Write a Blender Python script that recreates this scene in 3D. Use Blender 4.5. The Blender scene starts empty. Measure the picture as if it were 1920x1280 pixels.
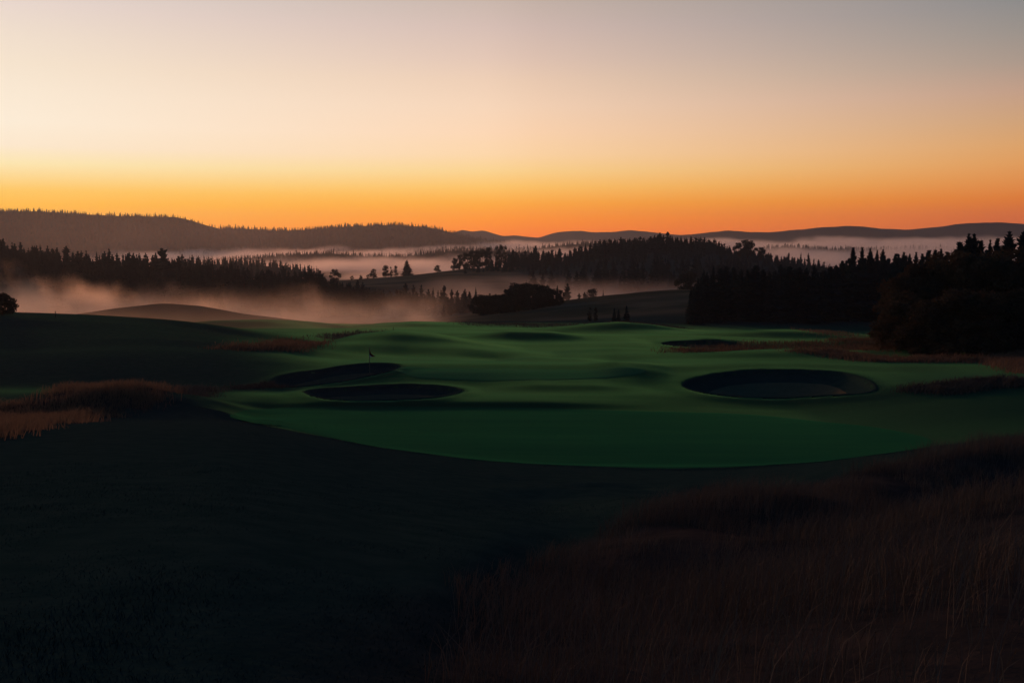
import bpy, math, random
import numpy as np
from mathutils import Vector
R = math.radians
rng = np.random.default_rng(7)
random.seed(7)
sc = bpy.context.scene
COL = sc.collection

# ------------------------------------------------------------------ camera
ZC = 16.0                      # camera height over the datum
F = 1867.0                     # focal length in pixels of a 1920 wide frame
PITCH = math.atan(195 / F)     # looking slightly down
CP, SP = math.cos(PITCH), math.sin(PITCH)

def ray(px, py):
    """direction with unit forward (y) part for a photo pixel"""
    a, b = (px - 960.0) / F, -(py - 640.0) / F
    fy = CP + b * SP
    return a / fy, (-SP + b * CP) / fy

def at(px, py, Y):
    dx, dz = ray(px, py)
    return dx * Y, Y, ZC + dz * Y

cam = bpy.data.cameras.new('camera')
cam.sensor_width = 36.0
cam.lens = F * 36.0 / 1920.0
cam.clip_start = 0.1
cam.clip_end = 30000
camo = bpy.data.objects.new('camera', cam)
COL.objects.link(camo)
camo.location = (0, 0, ZC)
camo.rotation_euler = (R(90) - PITCH, 0, 0)
sc.camera = camo

# ------------------------------------------------------------------ helpers
def tag(o, label=None, cat=None, group=None, kind=None):
    if label: o['label'] = label
    if cat: o['category'] = cat
    if group: o['group'] = group
    if kind: o['kind'] = kind
    return o

def mesh_np(name, V, faces_tri=None, faces_quad=None, smooth=False):
    """mesh from numpy arrays of triangles and quads"""
    me = bpy.data.meshes.new(name)
    V = np.asarray(V, dtype=np.float32)
    me.vertices.add(len(V))
    me.vertices.foreach_set('co', V.ravel())
    loops, starts, totals = [], [], []
    n = 0
    for fs, k in ((faces_tri, 3), (faces_quad, 4)):
        if fs is None or len(fs) == 0: continue
        fs = np.asarray(fs, dtype=np.int32)
        loops.append(fs.ravel())
        starts.append(n + np.arange(len(fs)) * k)
        totals.append(np.full(len(fs), k))
        n += fs.size
    L = np.concatenate(loops).astype(np.int32)
    me.loops.add(len(L)); me.loops.foreach_set('vertex_index', L)
    S = np.concatenate(starts).astype(np.int32)
    me.polygons.add(len(S)); me.polygons.foreach_set('loop_start', S)
    me.polygons.foreach_set('loop_total', np.concatenate(totals).astype(np.int32))
    if smooth:
        me.polygons.foreach_set('use_smooth', np.ones(len(S), dtype=bool))
    me.update(calc_edges=True)
    return me

def obj(name, me, mat=None, parent=None, loc=(0, 0, 0)):
    o = bpy.data.objects.new(name, me)
    if mat is not None and me is not None and len(me.materials) == 0: me.materials.append(mat)
    o.location = loc
    if parent: o.parent = parent
    COL.objects.link(o)
    return o

def grid_faces(nr, nc):
    i = np.arange(nr - 1)[:, None] * nc + np.arange(nc - 1)[None, :]
    i = i.ravel()
    return np.stack([i, i + 1, i + nc + 1, i + nc], 1)

def sstep(a, b, x):
    t = np.clip((x - a) / (b - a), 0, 1)
    return t * t * (3 - 2 * t)

_H = np.random.default_rng(99).random((256, 256))
def vnoise(x, y):
    xi, yi = np.floor(x).astype(int), np.floor(y).astype(int)
    fx, fy = x - xi, y - yi
    fx, fy = fx * fx * (3 - 2 * fx), fy * fy * (3 - 2 * fy)
    g = lambda a, b: _H[a & 255, b & 255]
    return (g(xi, yi) * (1 - fx) + g(xi + 1, yi) * fx) * (1 - fy) + (g(xi, yi + 1) * (1 - fx) + g(xi + 1, yi + 1) * fx) * fy - .5
def fbm(x, y, o=4):
    s, a = 0, 1.0
    for k in range(o):
        s = s + a * vnoise(x + 17.3 * k, y - 9.1 * k); x = x * 2.03; y = y * 2.03; a *= .5
    return s

# ------------------------------------------------------------------ node helpers
class NT:
    def __init__(s, nt):
        s.nt = nt; nt.nodes.clear()
    def n(s, t, **kw):
        nd = s.nt.nodes.new(t)
        for k, v in kw.items(): setattr(nd, k, v)
        return nd
    def l(s, a, b): s.nt.links.new(a, b)
    def put(s, sock, v):
        if isinstance(v, bpy.types.NodeSocket): s.l(v, sock)
        else: sock.default_value = v
    def m(s, op, a, b=None, c=None, clamp=False):
        nd = s.n('ShaderNodeMath', operation=op); nd.use_clamp = clamp
        for i, v in enumerate((a, b, c)):
            if v is not None: s.put(nd.inputs[i], v)
        return nd.outputs[0]
    def mr(s, v, a, b, c=0.0, d=1.0, smooth=True):
        nd = s.n('ShaderNodeMapRange'); nd.interpolation_type = 'SMOOTHSTEP' if smooth else 'LINEAR'
        for i, q in enumerate((v, a, b, c, d)): s.put(nd.inputs[i], q)
        return nd.outputs[0]
    def mix(s, f, a, b, typ='MIX'):
        nd = s.n('ShaderNodeMix', data_type='RGBA', blend_type=typ)
        nd.clamp_factor = True
        s.put(nd.inputs[0], f); s.put(nd.inputs[6], a); s.put(nd.inputs[7], b)
        return nd.outputs[2]
    def noise(s, vec, scale, detail=3, rough=.5, dist=0):
        nd = s.n('ShaderNodeTexNoise')
        if vec is not None: s.l(vec, nd.inputs['Vector'])
        nd.inputs['Scale'].default_value = scale; nd.inputs['Detail'].default_value = detail
        nd.inputs['Roughness'].default_value = rough; nd.inputs['Distortion'].default_value = dist
        return nd.outputs['Fac']
    def ramp(s, f, stops):
        nd = s.n('ShaderNodeValToRGB'); e = nd.color_ramp.elements
        while len(e) < len(stops): e.new(0.5)
        for i, (p, c) in enumerate(stops):
            e[i].position = p; e[i].color = (*c, 1)
        if f is not None: s.l(f, nd.inputs[0])
        return nd.outputs[0]
    def scalev(s, vec, xyz):
        nd = s.n('ShaderNodeVectorMath', operation='MULTIPLY')
        s.l(vec, nd.inputs[0]); nd.inputs[1].default_value = xyz
        return nd.outputs[0]

def new_mat(name):
    m = bpy.data.materials.new(name); m.use_nodes = True
    return m, NT(m.node_tree)

def simple_mat(name, c1, c2, scale=8, rough=.9, bump=0, space='Object', transl=0):
    m, t = new_mat(name)
    tc = t.n('ShaderNodeTexCoord'); v = tc.outputs[space]
    f = t.noise(v, scale, 4, .6)
    oi = t.n('ShaderNodeObjectInfo')
    f2 = t.m('ADD', t.m('MULTIPLY', f, .8), t.m('MULTIPLY', oi.outputs['Random'], .3))
    col = t.mix(t.mr(f2, .3, .85), (*c1, 1), (*c2, 1))
    b = t.n('ShaderNodeBsdfPrincipled')
    t.l(col, b.inputs['Base Color']); b.inputs['Roughness'].default_value = rough
    b.inputs['Specular IOR Level'].default_value = 0
    if bump:
        bp = t.n('ShaderNodeBump'); bp.inputs['Strength'].default_value = bump
        t.l(f, bp.inputs['Height']); t.l(bp.outputs[0], b.inputs['Normal'])
    out = t.n('ShaderNodeOutputMaterial')
    if transl:
        tr = t.n('ShaderNodeBsdfTranslucent'); t.l(col, tr.inputs['Color'])
        mx = t.n('ShaderNodeMixShader'); mx.inputs[0].default_value = transl
        t.l(b.outputs[0], mx.inputs[1]); t.l(tr.outputs[0], mx.inputs[2]); t.l(mx.outputs[0], out.inputs[0])
    else:
        t.l(b.outputs[0], out.inputs[0])
    return m

# ------------------------------------------------------------------ terrain function
def px_u(px): return (px - 960.0) / F
UK = np.array([px_u(p) for p in (-600, 0, 250, 400, 550, 700, 880, 1060, 1250, 1400, 1550, 1750, 1920, 2500)])
YK = np.array([76, 76, 77.5, 77, 71.5, 66, 62.3, 60, 59.3, 59.6, 61.5, 66, 70, 72.])
_ut = np.linspace(-.9, .9, 721)
_yt = np.interp(_ut, UK, YK)
_k = np.exp(-np.linspace(-2.5, 2.5, 41) ** 2); _k /= _k.sum()
_yt = np.convolve(np.pad(_yt, 20, mode='edge'), _k, 'valid')

PROF = [(-60, 1.0), (-10, -.4), (0, -1.65), (7, -3.25), (20, -6.1), (40, -9.95), (50, -12.1), (58.6, -13.95), (61.5, -14.28), (72, -14.5),
        (84, -14.72), (88, -14.6), (96, -14.45), (110, -14.55), (150, -16.5), (200, -19.4), (250, -22.0), (300, -26), (380, -36), (450, -40),
        (600, -43), (800, -45), (1200, -47), (2000, -52), (9000, -62)]
_py = np.concatenate([np.arange(-60, 320, .25), np.geomspace(320, 9000, 900)])
_pz = np.interp(_py, [p[0] for p in PROF], [p[1] for p in PROF])
_n = 1520
_w = np.exp(-np.linspace(-2, 2, 9) ** 2); _w /= _w.sum()
_zz = np.convolve(np.pad(_pz[:_n], 4, mode='edge'), _w, 'valid')
_pz[:_n - 8] = _zz[:_n - 8]

RIDGES = []
def base_h(x, y):
    u = x / np.maximum(np.abs(y), 4.0)
    yk = np.interp(u, _ut, _yt)
    yw = np.where(y <= 0, y, np.where(y < yk, y * 60.0 / yk, np.where(y < 86, 60 + (y - yk) * 26.0 / (86 - yk), y)))
    return ZC + np.interp(yw, _py, _pz)

def H(x, y, fine=True):
    x = np.asarray(x, float); y = np.asarray(y, float)
    h = base_h(x, y)
    for xs, ys, am, sf, sb in RIDGES:
        yc = np.interp(x, xs, ys); a = np.interp(x, xs, am)
        d = y - yc
        h = h + a * np.exp(-(d / np.where(d < 0, sf, sb)) ** 2)
    if fine:
        w_ = np.exp(-((x + 33) / 13) ** 2 - ((y - 78) / 11) ** 2)
        h = h + w_ * (.9 * vnoise(x / 5.5 + 2, y / 4.5) + .4 * vnoise(x / 2.2, y / 2.2))
        h = h + (.10 * fbm(x / 11, y / 11, 3) + .72 * vnoise(x / 36 + 4, y / 7.5 + 2)) * sstep(30, 60, y) * (1 - sstep(60, 62, y) * (1 - sstep(86, 92, y)) * .8)
        h = h + 1.6 * fbm(x / 60, y / 60, 3) * sstep(260, 420, y)
        h = h + 1.5 * vnoise(x / 46 + 1.5, y / 17 + 6) * sstep(112, 150, y) * (1 - sstep(215, 260, y))
        h = h + .55 * vnoise(x / 3.4 + 8, y / 3.0) * sstep(0, 3, x + .05 * y) * sstep(5, 10, y) * (1 - sstep(34, 42, y))
    return h

def ridge(pts, sf, sb, fade=None, dz=0):
    """a long soft swelling of the ground; pts = (px, py, depth) of its crest as seen in the photo"""
    P = np.array([at(*p) for p in pts]); P = P[np.argsort(P[:, 0])]
    x, yc, z = P[:, 0], P[:, 1], P[:, 2] + dz
    a = z - H(x, yc, False)
    if fade is None: fade = .5 * (x[-1] - x[0])
    x = np.concatenate([[x[0] - fade], x, [x[-1] + fade]])
    yc = np.concatenate([[yc[0]], yc, [yc[-1]]]); a = np.concatenate([[0], a, [0]])
    xs = np.linspace(x[0] - fade * .2, x[-1] + fade * .2, 500)
    k = np.exp(-np.linspace(-2, 2, 31) ** 2); k /= k.sum()
    sm = lambda v: np.convolve(np.pad(v, 15, mode='edge'), k, 'valid')
    RIDGES.append((xs, sm(np.interp(xs, x, yc)), sm(np.interp(xs, x, a)), sf, sb))

def Yl(pts, Y): return [(a, b, Y) for a, b in pts]

# mid distance first (far to near)
ridge(Yl([(-500, 500), (0, 494), (150, 492), (300, 493), (420, 500), (520, 512)], 900), 130, 160)
ridge(Yl([(560, 537), (650, 529), (700, 523), (780, 517), (850, 507), (920, 501), (1060, 496), (1120, 484), (1200, 473), (1250, 469), (1340, 475),
          (1420, 487), (1480, 500), (1560, 517), (1750, 528), (2000, 530), (2400, 530)], 1000), 240, 220)
ridge(Yl([(-500, 470), (-200, 480), (0, 492), (150, 507), (300, 524), (480, 546), (650, 566), (900, 582), (1000, 590)], 640), 120, 150)
ridge(Yl([(1040, 566), (1130, 553), (1200, 546), (1290, 541), (1400, 537), (1600, 535)], 470), 110, 90)
# fairway swells
ridge(Yl([(900, 611), (1000, 614), (1120, 613), (1240, 615), (1320, 622), (1500, 625), (1700, 632), (1950, 645), (2300, 650)], 250), 55, 50)
ridge(Yl([(150, 592), (220, 580), (310, 570), (380, 574), (460, 588)], 310), 24, 30)
ridge(Yl([(320, 607), (400, 599), (480, 597), (560, 599), (640, 607), (700, 612)], 240), 18, 20)
ridge(Yl([(640, 618), (700, 606), (770, 601), (850, 605), (930, 611)], 235), 7, 18)
ridge(Yl([(1000, 612), (1060, 608), (1110, 603), (1160, 599.5), (1210, 603), (1270, 613)], 230), 9, 18)
ridge(Yl([(1300, 625), (1380, 622), (1440, 617), (1500, 617), (1560, 624)], 208), 7, 14)
ridge(Yl([(1235, 645), (1290, 638), (1330, 633), (1380, 637), (1420, 644)], 165), 5, 12, 3)
ridge(Yl([(880, 632), (950, 624), (1030, 626), (1100, 634)], 178), 5, 14)
ridge(Yl([(590, 652), (660, 631), (740, 621), (810, 626), (900, 640), (980, 650)], 150), 11, 17)
ridge(Yl([(1180, 664), (1300, 661), (1450, 657), (1560, 661), (1660, 676)], 132), 5, 10)
ridge(Yl([(1040, 657), (1150, 649), (1250, 651), (1330, 658)], 143), 5, 9)
ridge(Yl([(760, 668), (860, 662), (960, 664), (1040, 672)], 131), 4.5, 9)
ridge(Yl([(930, 675), (1010, 666), (1090, 669), (1150, 676)], 125), 5, 8, 5)
ridge(Yl([(-300, 582), (0, 588), (100, 592), (200, 598), (265, 602), (330, 610), (400, 622), (470, 634), (530, 642), (600, 650)], 150), 34, 35, 12)
ridge(Yl([(60, 655), (250, 648), (400, 653), (520, 660), (650, 676)], 118), 12, 16)
ridge(Yl([(600, 694), (640, 688), (700, 687), (850, 690), (1000, 692), (1120, 693), (1180, 689), (1215, 691), (1260, 697)], 108), 11, 5, 4, .12)
ridge(Yl([(1350, 700), (1450, 696), (1550, 697), (1700, 703)], 106), 5, 10, 6)
ridge(Yl([(1500, 768), (1700, 746), (1800, 735), (1920, 723), (2100, 712)], 86), 10, 14)
ridge(Yl([(340, 768), (450, 761), (700, 757), (1000, 757), (1200, 763), (1420, 771)], 86.5), 1.3, 5, 14, .22)
ridge(Yl([(1100, 695), (1160, 688), (1215, 691), (1260, 698)], 106), 2.6, 7, 3)
ridge(Yl([(900, 722), (1010, 714), (1120, 716), (1220, 724)], 96.5), 2.6, 6, 4)
# rough on the left
ridge(Yl([(-200, 770), (0, 758), (150, 735), (260, 728), (340, 745)], 80), 7, 6, 6, .2)
# tall grass shoulder in the right foreground
ridge([(700, 1500, 5.5), (840, 1300, 8), (950, 1140, 13), (1120, 1035, 19), (1300, 950, 25), (1600, 885, 31), (1920, 838, 37), (2200, 800, 42)], 17, 5, 4, .1)
ridge([(1000, 1270, 9), (1180, 1120, 13.5), (1450, 1030, 19), (1750, 975, 25), (2000, 950, 30)], 4.2, 3, 3, .15)

def ground_at(px, py, y0=5, y1=900):
    dx, dz = ray(px, py)
    Y = np.concatenate([np.arange(y0, 320, .1), np.arange(320, y1, 1.)])
    below = (ZC + dz * Y) - H(dx * Y, Y) < 0
    i = int(np.argmax(below)) if below.any() else len(Y) - 1
    return dx * Y[i], Y[i]

# --- hollows of the sand bunkers, outlines taken on the ground
class Hollow: pass
def hollow(cx, cy, rx, ry, tilt, depth, lip):
    b = Hollow()
    P = []
    for k in range(72):
        a = 2 * math.pi * k / 72
        ex = rx * math.cos(a); ey = ry * math.sin(a) * (1 + .12 * math.cos(2 * a + 1))
        wob = 1 + .035 * math.sin(3 * a + cx) + .03 * math.sin(5 * a + cy); ex *= wob; ey *= wob
        P.append(ground_at(cx + ex, cy + ey - ex * tilt))
    P = np.array(P); b.P = P
    b.c = np.array([(P[:, 0].max() + P[:, 0].min()) / 2, (P[:, 1].max() + P[:, 1].min()) / 2])
    d = P - b.c; an = np.arctan2(d[:, 1], d[:, 0]); rr = np.hypot(d[:, 0], d[:, 1])
    s = np.argsort(an); an, rr = an[s], rr[s]
    b.an = np.concatenate([an - 2 * math.pi, an, an + 2 * math.pi])
    rr = np.concatenate([rr, rr, rr])
    b.rr = np.convolve(np.pad(rr, 2, mode='edge'), np.ones(5) / 5, 'valid')
    b.depth, b.lip = depth, lip
    return b
def hol_rho(b, x, y):
    dx, dy = x - b.c[0], y - b.c[1]
    return np.hypot(dx, dy) / np.interp(np.arctan2(dy, dx), b.an, b.rr)
HOLES = [hollow(720, 738, 141, 14.5, .01, 1.3, .10), hollow(624, 705, 116, 15, .13, 1.5, .10),
         hollow(1464, 722, 174, 27, -.015, 1.9, .12), hollow(1318, 646, 72, 6.0, -.03, 1.1, .1)]

def H2(x, y):
    h = H(x, y)
    for b in HOLES:
        r = hol_rho(b, x, y)
        rim = .12 * np.exp(-((r - 1.12) / .16) ** 2)
        h = h + np.where(r < 1.0, -(b.lip + b.depth * (1 - r ** 2) + .45), rim)
    return h

# ------------------------------------------------------------------ image outlines laid on the ground
def world_poly(pts):
    return np.array([ground_at(*p) for p in pts])
def inside(poly, x, y):
    r = np.zeros(x.shape, bool); n = len(poly); j = n - 1
    for i in range(n):
        xi, yi = poly[i]; xj, yj = poly[j]
        c = ((yi > y) != (yj > y)) & (x < (xj - xi) * (y - yi) / (yj - yi + 1e-12) + xi)
        r ^= c; j = i
    return r

PATCH = {
 'left': [(-150, 775), (0, 762), (90, 745), (140, 722), (290, 722), (318, 736), (300, 758), (262, 772), (235, 764), (205, 783), (165, 778), (140, 797), (95, 792), (70, 812), (30, 804), (5, 826), (-60, 815), (-150, 842)],
 'left_b': [(322, 733), (360, 725), (415, 729), (400, 738), (340, 738)],
 'left_c': [(435, 731), (480, 721), (540, 718), (560, 722), (500, 729)],
 'strip': [(400, 655), (440, 648), (520, 646), (545, 638), (585, 640), (590, 652), (545, 658), (460, 657)],
 'strip_b': [(582, 637), (620, 629), (690, 620), (692, 625), (640, 633), (600, 637)],
 'far_b': [(862, 610), (930, 606), (1000, 608), (1072, 609), (1070, 612), (950, 611)],
 'mound': [(1110, 606), (1160, 603.5), (1210, 605), (1275, 613), (1270, 615), (1180, 606)],
 'right_a': [(1245, 662), (1300, 654), (1360, 646), (1450, 642), (1560, 640), (1690, 636), (1700, 655), (1640, 662), (1560, 652), (1460, 654), (1330, 660)],
 'right_b': [(1480, 660), (1560, 657), (1680, 672), (1800, 674), (1920, 666), (1990, 668), (1990, 676), (1800, 680), (1640, 679), (1540, 666)],
 'right_c': [(1850, 676), (1900, 662), (2000, 658), (2000, 705), (1920, 700), (1880, 690)],
 'right_d': [(1690, 737), (1745, 724), (1830, 719), (1990, 714), (1990, 724), (1850, 730), (1750, 738)],
 'right_e': [(1510, 623), (1550, 621), (1600, 630), (1580, 633), (1530, 628)],
}
POLY = {k: world_poly(v) for k, v in PATCH.items()}
GREEN_BACK = [(432, 783), (448, 772), (500, 766.5), (580, 763.5), (700, 762.5), (850, 763), (1000, 764.5), (1200, 770.5), (1420, 778), (1600, 796), (1715, 815), (1748, 828)]
def foot(px, d):
    u = ray(px, 840)[0]; Y = float(np.interp(u, _ut, _yt)) + d
    return u * Y, Y
GREEN_W = np.concatenate([world_poly(GREEN_BACK), np.array([foot(p, d) for p, d in ((1738, 1.2), (1690, .5), (1600, .3), (1500, .2), (1400, .2), (1250, .2), (1060, .2), (950, .2), (880, .2), (800, .3), (700, .6), (600, 1.2), (530, 1.9), (470, 2.6))])])
UPPER_W = world_poly([(560, 697), (640, 690), (760, 688.5), (900, 691), (1100, 693), (1200, 690.5), (1190, 702), (1050, 712), (900, 714), (780, 708), (745, 698), (640, 689.5)])

# ------------------------------------------------------------------ materials of the land
def ground_material():
    m, t = new_mat('turf')
    geo = t.n('ShaderNodeNewGeometry'); pos = geo.outputs['Position']
    at_ = t.n('ShaderNodeAttribute'); at_.attribute_name = 'turf_kind'
    sep = t.n('ShaderNodeSeparateColor'); t.l(at_.outputs['Color'], sep.inputs[0])
    big = t.noise(pos, .05, 4, .55)
    small = t.noise(pos, 1.3, 5, .65)
    streak = t.noise(t.scalev(pos, (.05, .6, .3)), 1.0, 3, .5)
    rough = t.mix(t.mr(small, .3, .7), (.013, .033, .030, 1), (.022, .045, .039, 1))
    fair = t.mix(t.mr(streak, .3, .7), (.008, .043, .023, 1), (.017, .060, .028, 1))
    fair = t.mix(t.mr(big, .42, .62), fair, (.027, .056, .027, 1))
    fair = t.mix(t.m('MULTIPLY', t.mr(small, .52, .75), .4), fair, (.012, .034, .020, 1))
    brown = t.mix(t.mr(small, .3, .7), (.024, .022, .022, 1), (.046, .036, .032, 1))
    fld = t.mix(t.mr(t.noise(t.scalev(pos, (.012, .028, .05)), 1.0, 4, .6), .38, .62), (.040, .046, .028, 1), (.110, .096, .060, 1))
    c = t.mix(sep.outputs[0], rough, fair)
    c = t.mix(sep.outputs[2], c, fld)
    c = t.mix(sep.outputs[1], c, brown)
    b = t.n('ShaderNodeBsdfPrincipled')
    t.l(c, b.inputs['Base Color']); b.inputs['Roughness'].default_value = .85
    b.inputs['Specular IOR Level'].default_value = 0
    t.l(t.m('MULTIPLY', sep.outputs[0], .27), b.inputs['Sheen Weight']); b.inputs['Sheen Roughness'].default_value = .22
    b.inputs['Sheen Tint'].default_value = (.26, 1.0, .42, 1)
    bp = t.n('ShaderNodeBump'); bp.inputs['Strength'].default_value = .35; bp.inputs['Distance'].default_value = .06
    t.l(t.noise(pos, 7, 4, .7), bp.inputs['Height']); t.l(bp.outputs[0], b.inputs['Normal'])
    o = t.n('ShaderNodeOutputMaterial'); t.l(b.outputs[0], o.inputs[0])
    return m
M_TURF = ground_material()

def green_material(name, c1, c2):
    m, t = new_mat(name)
    geo = t.n('ShaderNodeNewGeometry'); pos = geo.outputs['Position']
    a = t.noise(t.scalev(pos, (.06, .5, .3)), 1.0, 4, .55)
    s = t.noise(pos, 3.0, 4, .6)
    c = t.mix(t.mr(a, .32, .68), (*c1, 1), (*c2, 1))
    c = t.mix(t.m('MULTIPLY', t.mr(s, .45, .8), .35), c, (c1[0] * .6, c1[1] * .6, c1[2] * .6, 1))
    b = t.n('ShaderNodeBsdfPrincipled'); t.l(c, b.inputs['Base Color'])
    b.inputs['Roughness'].default_value = .8; b.inputs['Specular IOR Level'].default_value = 0
    b.inputs['Sheen Weight'].default_value = .12; b.inputs['Sheen Roughness'].default_value = .22; b.inputs['Sheen Tint'].default_value = (.14, 1.0, .42, 1)
    bp = t.n('ShaderNodeBump'); bp.inputs['Strength'].default_value = .15; bp.inputs['Distance'].default_value = .02
    t.l(t.noise(pos, 14, 3, .6), bp.inputs['Height']); t.l(bp.outputs[0], b.inputs['Normal'])
    o = t.n('ShaderNodeOutputMaterial'); t.l(b.outputs[0], o.inputs[0])
    return m
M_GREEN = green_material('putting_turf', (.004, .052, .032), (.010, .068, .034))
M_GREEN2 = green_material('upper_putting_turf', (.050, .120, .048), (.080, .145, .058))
M_SAND = simple_mat('bunker_sand', (.085, .070, .042), (.115, .096, .058), 1.2, .95, .3)
M_HILL = simple_mat('forest_floor', (.020, .022, .016), (.035, .034, .022), .02, .95)
M_MOUNT = simple_mat('mountain_slope', (.030, .034, .036), (.050, .052, .050), .004, .95)
M_CONIFER = simple_mat('conifer_needles', (.008, .028, .032), (.016, .044, .048), 6, .8, transl=.15)
M_LEAF = simple_mat('dark_leaves', (.012, .024, .022), (.024, .038, .032), 6, .8, transl=.2)
M_AUTUMN = simple_mat('autumn_leaves', (.046, .036, .024), (.080, .056, .034), 6, .8, transl=.2)
M_BARK = simple_mat('bark', (.030, .024, .019), (.055, .044, .034), 14, .95, .4)
M_FESCUE = simple_mat('dry_fescue', (.090, .064, .045), (.18, .128, .088), .9, .85, transl=.45)
M_FESCUE_D = simple_mat('dull_fescue', (.066, .056, .048), (.124, .104, .084), .6, .85, transl=.12)

# ------------------------------------------------------------------ ground sheet
yv = [-40.0]
while yv[-1] < 5650:
    y = yv[-1]
    yv.append(y + (1.5 if y < 3 else max(.35, .0062 * y) if y < 330 else .016 * y))
yv = np.array(yv)
uv = np.concatenate([np.linspace(-1.6, -.62, 24)[:-1], np.linspace(-.62, .62, 440), np.linspace(.62, 1.6, 24)[1:]])
Y2, U2 = np.meshgrid(yv, uv, indexing='ij')
X2 = U2 * (np.maximum(Y2, -10) + 22)
Z2 = H2(X2, Y2)
V = np.stack([X2, Y2, Z2], -1).reshape(-1, 3)
me = mesh_np('ground', V, None, grid_faces(len(yv), len(uv)), True)
kind = np.zeros((V.shape[0], 4), np.float32); kind[:, 3] = 1
x, y = V[:, 0], V[:, 1]
u = x / np.maximum(y, 4)
yk = np.interp(u, _ut, _yt)
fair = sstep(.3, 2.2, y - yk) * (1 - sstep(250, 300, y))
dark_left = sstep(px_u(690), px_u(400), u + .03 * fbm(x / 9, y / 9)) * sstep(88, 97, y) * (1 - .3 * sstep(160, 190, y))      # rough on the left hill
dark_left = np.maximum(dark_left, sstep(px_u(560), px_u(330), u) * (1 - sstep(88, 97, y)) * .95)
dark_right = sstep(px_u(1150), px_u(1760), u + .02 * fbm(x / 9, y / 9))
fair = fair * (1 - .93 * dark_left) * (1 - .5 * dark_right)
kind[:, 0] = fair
wood = sstep(px_u(940), px_u(1010), u) * sstep(650, 720, y) * (1 - sstep(1100, 1200, y)) + (1 - sstep(px_u(900), px_u(960), u)) * sstep(470, 520, y) * (1 - sstep(740, 800, y))
kind[:, 2] = sstep(335, 390, y) * (1 - np.clip(wood, 0, 1))
br = np.zeros(len(x), np.float32)
wx = x + 1.5 * fbm(x / 3, y / 3); wy = y + 2.2 * fbm(x / 3 + 50, y / 3)
for k, P in POLY.items():
    br[inside(P, wx, wy)] = 1
uc = np.interp(y, RIDGES[-2][1], RIDGES[-2][0])
right_fg = sstep(-1.5, .5, x - uc + .8 * fbm(x / 2, y / 2)) * (1 - sstep(38, 46, y)) * sstep(0, 4, y)
kind[:, 1] = np.maximum(br, right_fg * .9)
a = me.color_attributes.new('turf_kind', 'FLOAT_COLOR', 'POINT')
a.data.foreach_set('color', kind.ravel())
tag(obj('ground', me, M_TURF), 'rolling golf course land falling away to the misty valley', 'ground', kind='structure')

def conform(name, P, mat, lift, nr=26, sub=6):
    """a turf sheet lying on the ground inside the outline P"""
    P = np.array(P); n = len(P)
    Q = []
    for i in range(n):                                    # Catmull-Rom outline
        p0, p1, p2, p3 = P[i - 1], P[i], P[(i + 1) % n], P[(i + 2) % n]
        for k in range(sub):
            s = k / sub
            Q.append(.5 * ((2 * p1) + (-p0 + p2) * s + (2 * p0 - 5 * p1 + 4 * p2 - p3) * s * s + (-p0 + 3 * p1 - 3 * p2 + p3) * s ** 3))
    Q = np.array(Q); c = Q.mean(0); m = len(Q)
    rr = np.linspace(0, 1, nr)[1:] ** .8
    xy = np.concatenate([c[None]] + [c + (Q - c) * r for r in rr])
    edge = np.concatenate([[1.0]] + [np.full(m, 1 if r < .99 else .2) for r in rr])
    z = H2(xy[:, 0], xy[:, 1]) + lift * edge
    V = np.column_stack([xy, z])
    tri = [(0, 1 + i, 1 + (i + 1) % m) for i in range(m)]
    quad = []
    for r in range(len(rr) - 1):
        a0, b0 = 1 + r * m, 1 + (r + 1) * m
        quad += [(a0 + i, b0 + i, b0 + (i + 1) % m, a0 + (i + 1) % m) for i in range(m)]
    return obj(name, mesh_np(name, V, tri, quad, True), mat)

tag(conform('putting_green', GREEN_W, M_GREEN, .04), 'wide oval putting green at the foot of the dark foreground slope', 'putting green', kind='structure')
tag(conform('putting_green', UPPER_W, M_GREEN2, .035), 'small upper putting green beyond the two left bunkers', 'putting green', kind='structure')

def bunker(b, label):
    m, nr = 96, 14
    an = np.linspace(-math.pi, math.pi, m, endpoint=False)
    R0 = np.interp(an, b.an, b.rr)
    rows = [b.c[None]]; zs = [np.array([0.])]
    V = [[*b.c, float(H(*b.c)) - b.lip - b.depth]]
    for r in np.linspace(0, 1, nr)[1:]:
        x = b.c[0] + np.cos(an) * R0 * r; y = b.c[1] + np.sin(an) * R0 * r
        z = H(x, y) - b.lip - b.depth * (1 - r * r) + .06 * fbm(x / 1.5, y / 1.5)
        V += np.column_stack([x, y, z]).tolist()
    # revetted lip up to the turf
    x = b.c[0] + np.cos(an) * R0 * 1.005; y = b.c[1] + np.sin(an) * R0 * 1.005
    V += np.column_stack([x, y, H(x, y) + .20]).tolist()
    x = b.c[0] + np.cos(an) * R0 * 1.04; y = b.c[1] + np.sin(an) * R0 * 1.04
    V += np.column_stack([x, y, H2(x, y) + .03]).tolist()
    tri = [(0, 1 + i, 1 + (i + 1) % m) for i in range(m)]; quad = []
    for r in range(nr):
        a0, b0 = 1 + r * m, 1 + (r + 1) * m
        quad += [(a0 + i, b0 + i, b0 + (i + 1) % m, a0 + (i + 1) % m) for i in range(m)]
    me = mesh_np('bunker', V, tri, quad, True)
    me.materials.append(M_SAND); me.materials.append(M_TURF)
    mi = np.zeros(len(me.polygons), np.int32); mi[-5 * m:] = 1
    me.polygons.foreach_set('material_index', mi)
    tag(obj('bunker', me), label, 'bunker', kind='structure')
for b, l in zip(HOLES, ['oval sand bunker just above the wide green, left of the middle', 'slanting sand bunker right below the flagstick',
                        'largest round sand bunker, on the right half of the course', 'small far sand bunker in front of the brown grass']):
    bunker(b, l)

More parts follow.
